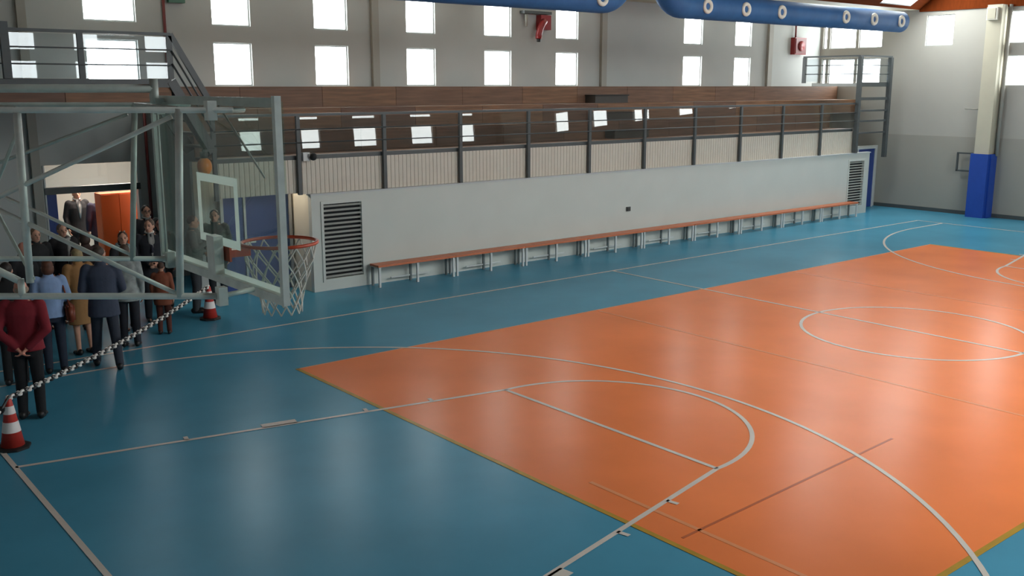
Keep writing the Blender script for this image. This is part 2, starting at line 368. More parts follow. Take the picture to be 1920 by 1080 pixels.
# ------------------------------------------------------------------ low white wall under the stand, doors, grilles
BX0, BX1, BY, BZ = -6.22, 13.65, 9.15, 1.92
GR = [(-6.0, -5.07, 0.2, 1.77), (12.48, 13.38, 0.24, 1.72)]
wt = grid_wall('wall_stand', 'y', BX0, BX1, 0, BZ, BY, BY+0.12, GR, M['white_wall'], 'long low white wall below the spectator stand')
obj('ledge', box(B(), BX0-0.02, BX1+0.02, BY-0.03, BY+0.16, BZ, BZ+0.03), M['frame_grey'], wt)
obj('end_face', box(B(), BX0, BX0+0.12, BY+0.12, 9.98, 0, BZ), M['end_cream'], wt)
obj('end_face', box(B(), BX1-0.12, BX1, BY+0.12, 9.98, 0, BZ), M['end_cream'], wt)
for k, (a, b, c, d) in enumerate(GR):
    t = thing('vent_grille', ['large white louvre grille at the left end of the low white wall', 'white louvre grille at the far right end of the low white wall'][k], 'grille', ((a+b)/2, BY, c), 'louvre grilles in the low white wall')
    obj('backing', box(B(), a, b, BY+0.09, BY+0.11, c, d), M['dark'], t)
    f = B(); e = 0.035
    box(f, a-0.02, b+0.02, BY-0.02, BY+0.05, c-0.02, c+e); box(f, a-0.02, b+0.02, BY-0.02, BY+0.05, d-e, d+0.02)
    box(f, a-0.02, a+e, BY-0.02, BY+0.05, c+e, d-e); box(f, b-e, b+0.02, BY-0.02, BY+0.05, c+e, d-e)
    obj('frame', f, M['white_wall'], t)
    n = 17; pitch = (d-c-2*e)/n
    me = None
    for i in range(n):
        z = c+e+pitch*(i+0.5)
        if me is None:
            s = B(); vs = [s.verts.new(p) for p in ((a+e, -0.02, -pitch*0.22), (b-e, -0.02, -pitch*0.22), (b-e, 0.0, pitch*0.22), (a+e, 0.0, pitch*0.22))]
            s.faces.new(vs); r = bmesh.ops.solidify(s, geom=s.faces[:], thickness=0.012)
            o = obj('slat', s, M['white_wall'], t); me = o.data
        else: o = obj('slat', me, M['white_wall'], t)
        o.location = (0, BY+0.012, z)

def blue_door(x0, x1, label, n):
    t = thing('door_%d' % n, label, 'door', ((x0+x1)/2, 9.98, 0), kind='structure')
    f = B(); box(f, x0, x0+0.06, 9.9, 10.0, 0, 1.96); box(f, x1-0.06, x1, 9.9, 10.0, 0, 1.96); box(f, x0, x1, 9.9, 10.0, 1.96, 2.02)
    obj('door_frame', f, M['frame_grey'], t)
    xm = x0+(x1-x0)*0.33
    for a, b in ((x0+0.065, xm-0.025), (xm+0.025, x1-0.065)):
        o = obj('door_leaf', box(B(), a, b, 9.93, 9.975, 0.01, 1.955), M['blue_door'], t)
        h = B(); box(h, b-0.16 if a < xm-0.1 else a+0.05, b-0.04 if a < xm-0.1 else a+0.17, 9.88, 9.9, 1.0, 1.03); box(h, b-0.06 if a < xm-0.1 else a+0.05, b-0.04 if a < xm-0.1 else a+0.07, 9.89, 9.93, 1.0, 1.03)
        obj('handle', h, M['galv'], o)
    obj('mullion', box(B(), xm-0.022, xm+0.022, 9.9, 9.99, 0, 1.96), M['frame_grey'], t)
blue_door(-7.75, -6.26, 'blue double door in a pale frame beside the low white wall, behind the basket', 1)
blue_door(13.68, 15.3, 'narrow strip of blue door beyond the far end of the low white wall', 2)
o = obj('wall_recess', box(box(B(), -8.2, 12.8, 10.02, 10.14, 0, 2.62), 12.8, 15.58, 10.02, 10.14, 0, 2.05), M['wall']); tag(o, 'plaster wall under the stand holding the blue doors', 'wall', kind='structure')

t = thing('added_fill_lamp', 'hidden tube lamp added above the blue double door to light the cream end face', 'lamp', (-7.0, 9.95, 2.4))  # no lamp known here; hidden tube added to brighten the cream end face
obj('lamp_base', box(B(), -7.4, -6.7, 9.95, 10.02, 2.36, 2.46), M['frame_grey'], t); obj('lamp_tube', tube(B(), (-7.38, 9.9, 2.41), (-6.72, 9.9, 2.41), 0.03, 12), M['fill_glow'], t, True)
# ------------------------------------------------------------------ spectator stand
SX0, SX1 = -8.1, 12.75
st = thing('spectator_stand', 'brown timber spectator stand rising in steps behind the glass railing', 'stand', ((SX0+SX1)/2, 9.25, 0))
posts = [-6.42+1.925*i for i in range(11)]
steps = [(9.3, 10.1, 2.70), (10.1, 10.9, 3.13), (10.9, 11.7, 3.56), (11.7, 12.49, 4.0)]
edges = [SX0]+posts[:]; edges[-1] = SX1
obj('walkway_edge', box(B(), SX0, SX1, 9.27, 9.33, 2.62, 2.70), M['dark_steel'], st)
for i, (y0, y1, z) in enumerate(steps):
    for k, (a, b) in enumerate(zip(edges, edges[1:])):
        mm = [M['wood'], M['wood2'], M['wood3']][(i*7+k*5+(k*k) % 3) % 3]
        if i >= 2 and k == len(edges)-2: b = 15.57
        obj('tread_plank', box(B(), a+0.004, b-0.004, y0 if i else 9.33, y1-0.004, z-0.05, z), mm, st)
        if i: obj('riser_plank', box(B(), a+0.004, b-0.004, y0-0.004, y0+0.03, steps[i-1][2]+0.002, z-0.052), mm, st)
# a row of ribbed panels closing the front of the stand
rib_edges = [SX0]+posts
for a, b in zip(rib_edges, rib_edges[1:]):
    bm = B(); y = 9.25; n = max(2, int((b-a)/0.096)); p = (b-a)/n; pts = []
    for k in range(n):
        x = a+k*p; pts += [(x, y), (x+p*0.62, y), (x+p*0.7, y+0.011), (x+p*0.92, y+0.011)]
    pts.append((b, y))
    lo = [bm.verts.new((x, yy, 1.95 if a > -6.5 else 1.98)) for x, yy in pts]; hi = [bm.verts.new((x, yy, 2.62)) for x, yy in pts]
    for k in range(len(pts)-1): bm.faces.new((lo[k], lo[k+1], hi[k+1], hi[k]))
    z_ = lo[0].co.z; bl = [bm.verts.new((x, y+0.03, z_)) for x in (a, b)]; bh_ = [bm.verts.new((x, y+0.03, 2.62)) for x in (a, b)]
    bm.faces.new((bl[1], bl[0], bh_[0], bh_[1])); bm.faces.new((lo[0], hi[0], bh_[0], bl[0])); bm.faces.new((lo[-1], bl[1], bh_[1], hi[-1]))
    bm.faces.new(hi+[bh_[1], bh_[0]]); bm.faces.new(list(reversed(lo))+[bl[0], bl[1]])
    obj('ribbed_panel', bm, M['panel'], st)
# aisle steps with black nosings
for i, (x0, x1, y0, y1, z) in enumerate(((2.95, 4.2, 10.5, 10.9, 3.34), (3.5, 4.75, 11.3, 11.7, 3.78), (2.7, 3.95, 9.75, 10.1, 2.91))):
    t = thing('aisle_step', 'dark block step with black nosing in the stand aisle, %s' % ['between the middle timber rows', 'topmost of the three', 'lowest behind the glass railing'][i], 'step', ((x0+x1)/2, y0, z-0.22), 'block steps of the stand aisle')
    obj('block', box(B(), x0, x1, y0, y1-0.006, steps[[1, 2, 0][i]][2]+0.001, z-0.03), M['stair'], t)
    obj('nosing', box(B(), x0-0.02, x1+0.02, y0-0.03, y1-0.006, z-0.03, z), M['black'], t)

# railing along the stand
def railing_parts(t, xs, y, z0, ztop, rails, glass_mat, tilt, zpost, pw=0.075):
    for x in xs: obj('post', box(B(), x-pw/2, x+pw/2, y-0.06, y+0.0, zpost, ztop), M['dark_steel'], t)
    obj('top_rail', box(B(), xs[0]-0.03, xs[-1]+0.03, y-0.05, y, ztop, ztop+0.05), M['dark_steel'], t)
    for z in rails: obj('rail', tube(B(), (xs[0], y-0.075, z), (xs[-1], y-0.075, z), 0.012, 8), M['dark_steel'], t, True)
    for a, b in zip(xs, xs[1:]):
        bm = B(); h = ztop-z0-0.06; dy = math.tan(tilt)*h
        box(bm, a+pw/2+0.01, b-pw/2-0.01, y-0.045, y-0.037, z0+0.04, z0+0.04+h)
        for v in bm.verts:
            if v.co.z > z0+0.1: v.co.y += dy
        obj('glass_pane', bm, M[glass_mat], t)
t = thing('stand_railing', 'dark steel and glass railing along the front of the spectator stand', 'railing', (3, 9.2, 1.93))
railing_parts(t, [SX0]+posts, 9.22, 2.70, 3.45, (2.95, 3.2), 'rail_glass', math.radians(3.55), 1.95)
# landings at both ends
def landing(x0, x1, y1, label):
    o = thing('landing', label, 'landing', ((x0+x1)/2, 9.2, 4.0), 'raised landings at the ends of the stand')
    obj('slab', box(B(), x0, x1, 9.22, y1, 4.0, 4.1), M['wall'], o)
    obj('edge_beam', box(B(), x0, x1, 9.16, 9.22, 3.99, 4.13), M['dark_steel'], o)
    return o
la = landing(-15.85, -8.8, 12.49, 'raised landing slab with timber fascia at the left end of the stand')
for k in range(4): obj('fascia_board', box(B(), -15.85+k*1.7625+0.004, -15.85+(k+1)*1.7625-0.004, 9.19, 9.26, 3.72, 3.985), M[('wood3', 'wood', 'wood2', 'wood3')[k]], la)
lb = landing(12.8, 14.56, 10.88, 'raised landing slab at the far right end of the stand')
t = thing('landing_railing', 'dark glass railing of the left landing with a sloping stair handrail', 'railing', (-10, 9.2, 4.1))
railing_parts(t, [-12.75, -11.4, -10.27, -8.8], 9.2, 4.1, 4.86, (4.36, 4.62), 'land_glass', 0, 4.13, 0.09)
obj('tall_post', box(B(), -11.46, -11.34, 9.1, 9.2, 4.13, 5.0), M['dark_steel'], t)
obj('stair_handrail', bar(B(), (-8.78, 9.17, 4.89), (-8.12, 9.17, 3.72), 0.06, 0.10), M['dark_steel'], t)
for dz in (0.28, 0.5): obj('stair_rail', tube(B(), (-8.78, 9.13, 4.89-dz), (-8.12, 9.13, 3.72-dz), 0.018, 8), M['dark_steel'], t, True)
obj('stair_stringer', bar(B(), (-8.8, 9.18, 4.1), (-8.12, 9.18, 2.85), 0.06, 0.16), M['dark_steel'], t)
bm = B(); y = 9.165
vs = [(-8.76, 4.8), (-8.14, 3.68), (-8.14, 3.0), (-8.76, 4.2)]
f0 = [bm.verts.new((x, y, z)) for x, z in vs]; bm.faces.new(f0); bmesh.ops.solidify(bm, geom=bm.faces[:], thickness=0.008); obj('glass_pane', bm, M['land_glass'], t)
t = thing('stand_stair', 'steep dark steel steps from the left landing down to the stand', 'stair', (-8.45, 9.6, 2.7))
for k in range(5):
    x = -8.72+k*0.14; z = 3.9-k*0.24
    obj('stair_tread', box(B(), x-0.05, x+0.12, 9.3, 10.3, z-0.04, z), M['stair'], t)
for yy in (9.28, 10.3): obj('stringer', bar(B(), (-8.8, yy, 4.02), (-8.1, yy, 2.8), 0.03, 0.2), M['dark_steel'], t)

t = thing('landing_railing', 'dark railing with tall posts and ladder bars at the far right landing', 'railing', (13.6, 9.2, 1.9))
for x, z0, w_ in ((12.75, 1.95, 0.12), (14.48, 1.75, 0.13)): obj('tall_post', box(B(), x-w_/2, x+w_/2, 9.08, 9.2, z0, 4.9), M['dark_steel'], t)
obj('post', box(B(), 12.7, 12.8, 11.1, 11.2, 4.1, 4.9), M['dark_steel'], t)
obj('top_rail', box(B(), 12.7, 14.55, 9.12, 9.18, 4.9, 4.95), M['dark_steel'], t); obj('top_rail', box(B(), 12.72, 12.78, 9.18, 11.2, 4.9, 4.95), M['dark_steel'], t)
for z in (4.38, 4.65):
    obj('rail', tube(B(), (12.75, 9.15, z), (14.48, 9.15, z), 0.014, 8), M['dark_steel'], t, True); obj('rail', tube(B(), (12.75, 9.15, z), (12.75, 11.15, z), 0.014, 8), M['dark_steel'], t, True)
for z, h in ((3.62, 0.09), (3.25, 0.06), (2.93, 0.06), (2.56, 0.05)): obj('ladder_bar', box(B(), 12.8, 14.42, 9.12, 9.17, z-h/2, z+h/2), M['dark_steel'], t)
obj('glass_pane', box(B(), 12.745, 12.755, 9.25, 11.05, 4.15, 4.86), M['land_glass'], t); obj('glass_pane', box(B(), 12.85, 14.38, 9.165, 9.172, 4.15, 4.86), M['land_glass'], t)

# ------------------------------------------------------------------ entrance hall seen through the doorway
def struct_box(name, b, m, label, cat='wall'):
    return tag(obj(name, box(B(), *b), m), label, cat, kind='structure')
struct_box('wall_hall_back', (-12.0, -6.5, 16.4, 16.6, 0, 3.0), M['wall_far'], 'back wall of the lit entrance hall')
struct_box('wall_hall_left', (-12.0, -11.8, 12.8, 16.4, 0, 3.0), M['wall_far'], 'left wall of the lit entrance hall')
struct_box('wall_hall_right', (-7.0, -6.8, 12.8, 16.4, 0, 3.0), M['wall_far'], 'right wall of the lit entrance hall')
struct_box('ceiling_hall', (-12.0, -6.5, 12.8, 16.6, 3.0, 3.1), M['wall_far'], 'ceiling of the lit entrance hall', 'ceiling')
t = thing('door_3', 'entrance doorway with dark lintel and glazed transom below the left landing', 'door', (-9.3, YB, 0), kind='structure')
obj('lintel', box(B(), DOORX[0], DOORX[1], YB-0.03, YB+0.12, 1.93, 2.06), M['dark_steel'], t)
obj('door_leaf', box(B(), DOORX[0]+0.03, DOORX[0]+0.22, YB+0.02, YB+0.07, 0.01, 1.92), M['blue_door'], t)
obj('jamb', box(B(), DOORX[1]-0.05, DOORX[1], YB-0.02, YB+0.12, 0, 2.5), M['frame_grey'], t); obj('jamb', box(B(), DOORX[0], DOORX[0]+0.03, YB-0.02, YB+0.12, 0, 2.5), M['frame_grey'], t)
obj('transom_glass', box(B(), DOORX[0]+0.03, DOORX[1]-0.05, YB+0.05, YB+0.058, 2.07, 2.49), M['land_glass'], t)
t = thing('cabinet', 'orange two-door cabinet in the lit entrance hall', 'cabinet', (-8.55, 13.4, 0))
obj('body', box(B(), -8.95, -8.2, 13.22, 13.6, 0.03, 1.80), M['orange_door'], t)
for a, b in ((-8.945, -8.58), (-8.57, -8.205)):
    o = obj('cabinet_door', box(B(), a, b, 13.19, 13.217, 0.06, 1.78), M['orange_door'], t); obj('handle', box(B(), (b-0.05 if b < -8.5 else a+0.03), (b-0.03 if b < -8.5 else a+0.05), 13.16, 13.19, 0.85, 1.0), M['galv'], o)
t = thing('ceiling_lamp', 'warm white ceiling lamp panel in the entrance hall', 'lamp', (-8.2, 14.2, 3.0))
obj('housing', box(B(), -9.0, -7.4, 13.6, 14.8, 2.96, 3.0), M['frame_grey'], t); obj('diffuser', box(B(), -8.95, -7.45, 13.65, 14.75, 2.945, 2.96), M['lamp_glow'], t)

# ------------------------------------------------------------------ benches
BL, NB, BS = 1.945, 9, -5.0
def bench0():
    x = BS+BL/2
    t = thing('bench', 'orange-topped bench against the low white wall, first from the left grille', 'bench', (x, 8.9, 0), 'row of benches along the low white wall')
    for k in range(2): obj('seat_plank', box(B(), x-BL/2+0.006, x+BL/2-0.006, 8.73+k*0.17, 8.89+k*0.17, 0.415, 0.455), M['bench_wood'], t)
    for sx in (-1, 0, 1):
        lx = x+sx*(BL/2-0.05)
        for yy, m in ((8.76, 'leg_white'), (9.03, 'leg_dark')):
            obj('leg', box(B(), lx-0.022, lx+0.022, yy-0.02, yy+0.02, 0, 0.39), M[m], t)
        obj('cross_bar', box(B(), lx-0.022, lx+0.022, 8.74, 9.05, 0.39, 0.415), M['leg_white'], t)
    obj('stretcher', box(B(), x-BL/4, x+BL/4, 9.02, 9.04, 0.1, 0.13), M['leg_white'], t)
    return t
b0 = bench0()
for i in range(1, NB): dup(b0, (BL*i, 0, 0), 'orange-topped bench against the low white wall, %s from the left grille' % ORD[i])

# ------------------------------------------------------------------ far wall column, pad, fittings
t = thing('wall_column', 'cream square column on the far end wall above blue padding', 'column', (15.4, 6.3, 0), kind='structure')
obj('shaft', box(B(), 15.22, 15.6, 6.1, 6.55, 0, ZC), M['cream'], t)
o = obj('column_padding', box(B(), 15.1, 15.21, 6.05, 6.6, 0.0, 1.96), M['blue_pad']); bm = None
me = o.data; bmx = bmesh.new(); bmx.from_mesh(me); box(bmx, 15.21, 15.58, 6.0, 6.09, 0, 1.96); box(bmx, 15.21, 15.58, 6.56, 6.65, 0, 1.96); bmx.to_mesh(me); bmx.free()
tag(o, 'bright blue safety padding wrapped round the column of the far wall', 'padding')
o = obj('drain_pipe', tube(B(), (15.5, 5.98, 1.9), (15.5, 5.98, ZC), 0.05, 12), M['dado'], None, True); tag(o, 'grey downpipe beside the cream column on the far wall', 'pipe')
t = thing('folding_frame', 'small dark rectangular frame hinged on the padded column', 'frame', (15.35, 6.9, 1.4))
for p, q in (((15.35, 6.66, 1.95), (15.35, 7.14, 1.95)), ((15.35, 7.12, 1.95), (15.35, 7.12, 1.38)), ((15.35, 7.14, 1.4), (15.35, 6.66, 1.4)), ((15.35, 6.68, 1.4), (15.35, 6.68, 1.95))): obj('frame_bar', bar(B(), p, q, 0.05, 0.05), M['dark_steel'], t)
t = thing('wall_bracket', 'thin pale bracket bar sticking out beside the cream column', 'bracket', (15.4, 6.8, 3.3))
obj('arm', tube(B(), (15.4, 6.55, 3.3), (15.4, 7.05, 3.32), 0.02, 8), M['dado'], t, True); obj('plate', box(B(), 15.35, 15.45, 6.55, 6.57, 3.22, 3.38), M['dado'], t)
t = thing('junction_box', 'white junction box at the top of the cream column', 'box', (15.2, 6.35, 5.95))
obj('case', box(B(), 15.08, 15.22, 6.2, 6.5, 5.95, 6.32), M['nozzle'], t); obj('lid', box(B(), 15.06, 15.08, 6.23, 6.47, 5.98, 6.29), M['cream'], t)
t = thing('wall_socket', 'small dark socket box on the low white wall above the benches', 'socket', (2.62, 9.14, 0.93))
obj('plate', box(B(), 2.55, 2.69, 9.12, 9.15, 0.92, 1.03), M['dark_steel'], t); obj('cover', box(B(), 2.57, 2.67, 9.105, 9.12, 0.935, 1.015), M['stair'], t)
t = thing('security_camera', 'white and black security camera fixed under the stand railing', 'camera', (-6.2, 9.1, 2.68))
bm = B(); bmesh.ops.create_uvsphere(bm, u_segments=16, v_segments=10, radius=0.075); bmesh.ops.translate(bm, vec=(-6.17, 9.08, 2.68), verts=bm.verts[:]); obj('lens_dome', bm, M['black'], t, True)
obj('bracket', box(B(), -6.36, -6.22, 9.12, 9.24, 2.6, 2.76), M['leg_white'], t); obj('arm', tube(B(), (-6.25, 9.12, 2.7), (-6.19, 9.09, 2.69), 0.035, 10), M['leg_white'], t, True)
t = thing('warning_lamp', 'round orange lamp on the left end of the stand, seen through the backboard', 'lamp', (-8.3, 9.1, 2.55))
bm = B(); bmesh.ops.create_uvsphere(bm, u_segments=20, v_segments=12, radius=0.13); bmesh.ops.scale(bm, vec=(1, 1, 1.25), verts=bm.verts[:]); bmesh.ops.translate(bm, vec=(-8.33, 9.1, 2.6), verts=bm.verts[:]); obj('globe', bm, M['orange_lamp'], t, True)
obj('base', tube(B(), (-8.33, 9.1, 2.75), (-8.33, 9.1, 2.86), 0.07, 14), M['dark_steel'], t, True); obj('bracket', box(B(), -8.35, -8.08, 9.09, 9.13, 2.86, 2.9), M['dark_steel'], t)

# fire fittings on the back wall
t = thing('hose_cabinet', 'red fire hose cabinet on the back wall near the far corner', 'fire cabinet', (14.15, 12.4, 5.05))
obj('case', box(B(), 13.84, 14.48, 12.32, 12.5, 5.06, 5.62), M['red'], t); obj('door', box(B(), 13.87, 14.45, 12.3, 12.32, 5.09, 5.59), M['red_pipe'], t)
bm = B(); tube(bm, (14.16, 12.3, 5.34), (14.16, 12.27, 5.34), 0.17, 20); obj('hose_reel', bm, M['red'], t, True)
o = obj('fire_pipe', tube(B(), (13.98, 12.42, 5.62), (13.98, 12.42, ZC), 0.03, 10), M['red_pipe'], None, True); tag(o, 'short dark red pipe above the hose cabinet', 'pipe')
t = thing('hose_cabinet', 'red fire hose box with hanging hose between two middle windows', 'fire cabinet', (2.5, 12.4, 5.4))
obj('case', box(B(), 2.42, 2.78, 12.3, 12.5, 5.48, 5.86), M['red'], t)
bm = B(); sweep(bm, [(2.5, 12.25, 5.7), (2.4, 12.22, 5.62), (2.33, 12.22, 5.5), (2.28, 12.22, 5.36), (2.27, 12.22, 5.24)], 0.085, 12); obj('hose', bm, M['red'], t, True)
obj('nozzle', tube(B(), (2.27, 12.22, 5.24), (2.265, 12.22, 5.16), 0.05, 10), M['black'], t, True)
obj('shelf_bracket', box(B(), 1.85, 2.8, 12.3, 12.5, 5.88, 5.95), M['dark_steel'], t)
bm = B(); tube(bm, (1.98, 12.38, 5.86), (1.98, 12.38, 5.55), 0.05, 10, 0.02); obj('hanger', bm, M['dado'], t, True)
o = obj('fire_pipe', tube(B(), (-7.62, 12.46, 4.03), (-7.62, 12.46, ZC), 0.03, 10), M['red_pipe'], None, True); tag(o, 'dark red pipe on the upper back wall beside the green sign', 'pipe')
o = obj('fire_pipe', tube(B(), (-8.18, 12.44, 0.0), (-8.18, 12.44, 3.98), 0.03, 10), M['red_pipe'], None, True); tag(o, 'dark red pipe under the left landing beside the entrance doorway', 'pipe')
t = thing('exit_sign', 'green exit sign box high on the back wall by the red pipe', 'sign', (-7.3, 12.4, 5.65)); obj('case', box(B(), -7.53, -7.2, 12.36, 12.5, 5.68, 5.9), M['green_sign'], t); obj('face', box(B(), -7.5, -7.23, 12.352, 12.36, 5.7, 5.88), M['green_sign'], t)

# ------------------------------------------------------------------ blue air ducts
def duct(name, label, pts, noz):
    t = thing(name, label, 'air duct', (pts[0][0], 7.2, 5.5), 'blue fabric air ducts below the ceiling')
    obj('fabric_tube', sweep(B(), pts, 0.285, 28), M['duct'], t, True)
    first = None
    for x in noz:
        if first is None:
            bm = B(); prof = [(0.075, 0.0), (0.075, 0.03), (0.10, 0.055), (0.15, 0.05), (0.165, 0.02), (0.16, 0.0)]
            seg_ = 24; rings = []
            for r, z in prof: rings.append([bm.verts.new((r*math.cos(2*PI*k/seg_), -z, r*math.sin(2*PI*k/seg_))) for k in range(seg_)])
            for a, b in zip(rings, rings[1:]+rings[:1]):
                for k in range(seg_): bm.faces.new((a[k], a[(k+1) % seg_], b[(k+1) % seg_], b[k]))
            o = obj('nozzle', bm, M['nozzle'], t, True)
            bm = B(); tube(bm, (0, 0.06, 0), (0, -0.006, 0), 0.078, 20); th = obj('throat', bm, M['nozzle_in'], None, True); first = (o.data, th.data); bpy.data.objects.remove(th)
        else: o = obj('nozzle', first[0], M['nozzle'], t, True)
        o.location = (x, 7.2-0.262, 5.775)
        th = bpy.data.objects.new('throat', first[1]); COL.objects.link(th); th.parent = o
    return t
def bend(x, sgn):
    return [(x+sgn*0.62*math.sin(a), 7.2, 5.785+0.62*(1-math.cos(a))) for a in [PI/2*k/8 for k in range(1, 9)]]
duct('air_duct', 'blue fabric air duct at top centre whose right end bends up', [(-12, 7.2, 5.785), (-6, 7.2, 5.785), (-3, 7.2, 5.785), (-0.35, 7.2, 5.785)]+bend(-0.35, 1), (-10.2, -8.8, -7.4, -4.6, -3.19, -0.44-0.15))
duct('air_duct', 'blue fabric air duct at upper right with round white nozzles', list(reversed(bend(2.15, -1)))+[(2.15, 7.2, 5.785), (5, 7.2, 5.785), (8, 7.2, 5.785), (11.45, 7.2, 5.785)], (2.73, 4.12, 5.51, 8.29, 9.64, 11.03))

# ------------------------------------------------------------------ swung-aside basket on its wall frame
hoop = thing('basketball_hoop', 'galvanised steel tube basket frame with glass backboard, orange ring and white net', 'basketball hoop', (-13.2, -2.4, 2.85))
XBD, YBD, ZBD = -12.915, -2.41, 2.885
u = Vector((-0.7745, 0.6326, 0))          # direction of the swing arms, from the board to the end wall
NH = Vector((-13.21, -3.068, 0)); FH = Vector((-13.008, -1.776, 0))
def pn(t, z): return NH+u*t+Vector((0, 0, z))
def pf(t, z): return FH+u*t+Vector((0, 0, z))
def tb(name, p, q, r, m='galv'): return obj(name, tube(B(), p, q, r*0.66, 12), M[m], hoop, True)
tn = (XE-NH.x)/u.x; tf = (XE-FH.x)/u.x
tb('chord', pn(0.02, 2.905), pn(tn, 2.905), 0.027); tb('chord', pn(-0.12, 3.893), pn(tn, 3.893), 0.024)
tb('chord', pf(0.02, 2.913), pf(tf, 2.913), 0.025); tb('chord', pf(-0.2, 3.9), pf(tf, 3.9), 0.022, 'galv_dark')
tb('tie_tube', pf(0.02, 4.0), pf(tf, 4.0), 0.04, 'galv_dark')
tb('upright', pf(0.02, 3.86), pf(0.02, 4.06), 0.04, 'galv_dark')
tb('upright', pn(0.22, 2.9), pn(0.16, 3.9), 0.031); tb('upright', pf(0.24, 2.9), pf(0.15, 3.9), 0.028, 'galv_dark')
tb('upright', pn(1.02, 2.98), pn(1.0, 3.88), 0.03); tb('upright', pn(2.4, 2.9), pn(2.4, 3.9), 0.03); tb('upright', pf(2.2, 2.9), pf(2.2, 3.9), 0.028)
tb('diagonal', pn(0.2, 3.86), pn(1.55, 3.26), 0.019); tb('diagonal', pn(0.24, 2.92), pn(1.2, 3.4), 0.019)
tb('diagonal', pf(0.2, 3.84), pf(1.28, 3.45), 0.017, 'galv_dark'); tb('diagonal', pf(0.25, 2.94), pf(1.1, 3.35), 0.017)
tb('diagonal', pn(1.55, 3.26), pn(2.4, 2.92), 0.019); tb('diagonal', pn(1.2, 3.4), pn(2.4, 3.88), 0.019); tb('diagonal', pf(1.28, 3.45), pf(2.2, 2.92), 0.017); tb('diagonal', pf(1.1, 3.35), pf(2.2, 3.88), 0.017)
tb('cross_brace', pn(1.0, 3.8), pf(1.26, 3.02), 0.015, 'galv_dark'); tb('cross_brace', pn(1.0, 3.0), pf(1.29, 3.68), 0.015, 'galv_dark')
tb('strut', pn(1.08, 2.99), pn(1.4, 3.16), 0.03); tb('strut', pn(1.07, 3.0), pn(1.07, 2.9), 0.028)
tb('cross_tube', pn(1.0, 3.9), pf(1.2, 3.9), 0.022, 'galv_dark'); tb('cross_tube', pn(0.16, 3.9), pf(0.15, 3.9), 0.02, 'galv_dark')
obj('wall_plate', box(B(), XE, XE+0.04, pn(tn, 0).y-0.15, pf(tf, 0).y+0.15, 2.8, 2.98), M['galv_dark'], hoop); obj('wall_plate', box(B(), XE, XE+0.04, pn(tn, 0).y-0.15, pf(tf, 0).y+0.15, 3.8, 4.08), M['galv_dark'], hoop)
# board in its own frame: n = outwards (+X), s = along the board
Y0, Y1 = YBD-0.9, YBD+0.9; Z0, Z1 = ZBD, ZBD+1.06
bd = obj('backboard', box(B(), XBD-0.006, XBD+0.006, Y0+0.01, Y1-0.01, Z0+0.01, Z1-0.01), M['board_glass'], hoop); bd['label'] = 'clear greenish glass backboard'
def pr(name, b, m, par=hoop): return obj(name, box(B(), *b), M[m], par)
pr('frame_side', (XBD-0.05, XBD-0.012, Y0-0.005, Y0+0.03, Z0-0.03, Z1+0.02), 'galv'); pr('frame_side', (XBD-0.05, XBD-0.012, Y1-0.03, Y1+0.005, Z0-0.03, Z1+0.02), 'galv_dark')
pr('frame_bottom', (XBD-0.05, XBD-0.012, Y0+0.03, Y1-0.03, Z0-0.03, Z0+0.02), 'galv'); pr('frame_top', (XBD-0.05, XBD-0.012, Y0+0.03, Y1-0.03, Z1-0.04, Z1+0.01), 'galv_dark')
e = 0.05; tz0, tz1 = ZBD+0.19, ZBD+0.61; ty0, ty1 = YBD-0.295, YBD+0.295
tg = B(); xt = XBD-0.0095
box(tg, xt, xt+0.002, ty0, ty1, tz1-e, tz1); box(tg, xt, xt+0.002, ty0, ty0+e, tz0+e, tz1-e); box(tg, xt, xt+0.002, ty1-e, ty1, tz0+e, tz1-e); box(tg, xt, xt+0.002, ty0, ty1, tz0, tz0+e)
o = obj('target_square', tg, M['target'], bd); o['label'] = 'white painted target rectangle'
bo = B(); box(bo, xt, xt+0.002, Y0+0.01, Y0+0.05, Z0+0.05, Z1-0.01); box(bo, xt, xt+0.002, Y0+0.01, Y1-0.01, Z0+0.01, Z0+0.05); obj('border_line', bo, M['target'], bd)
pr('ring_mount', (XBD-0.07, XBD-0.012, YBD-0.055, YBD+0.055, Z0+0.02, Z0+0.25), 'galv')
for s_, p_, pm in ((-1, pn(0, 0), 'galv'), (1, pf(0, 0), 'galv_dark')):
    for z in (2.905, 3.89):
        pr('hinge', (p_.x-0.02, p_.x+0.03, p_.y-0.025, p_.y+0.025, z-0.05, z+0.05), pm)
        tb('hinge_arm', (p_.x, p_.y, z), (XBD-0.08, p_.y+(0.06 if s_ < 0 else 0.1), z), 0.022, pm)
tb('board_brace', (XBD-0.05, YBD-0.2, Z1-0.04), (XBD-0.05, YBD-0.75, Z0+0.65), 0.009, 'galv_dark')
tb('lift_cable', (XBD-0.05, Y1-0.1, Z0), (XBD-0.05, Y1-0.12, Z1), 0.012, 'galv_dark')
# ring and net
RC = Vector((XBD+0.38, YBD, 3.05)); RR = 0.235
rg = obj('ring', sweep(B(), [(RC.x+RR*math.cos(a), RC.y+RR*math.sin(a), RC.z) for a in [2*PI*k/40 for k in range(40)]], 0.011, 10, True), M['ring'], hoop, True)
obj('ring_flange', box(B(), XBD+0.006, XBD+0.02, RC.y-0.1, RC.y+0.1, 2.98, 3.07), M['ring'], rg)
obj('ring_arm', box(B(), XBD+0.02, RC.x-RR+0.01, RC.y-0.07, RC.y+0.07, 3.0, 3.045), M['ring'], rg)
nb = B(); N = 12; lv = [(0.228, 3.04), (0.215, 2.95), (0.185, 2.87), (0.16, 2.80), (0.14, 2.73), (0.128, 2.66), (0.122, 2.60)]
def npt(k, i): 
    a = 2*PI*(k+0.5*(i % 2))/N; r, z = lv[i]; return (RC.x+r*math.cos(a), RC.y+r*math.sin(a), z)
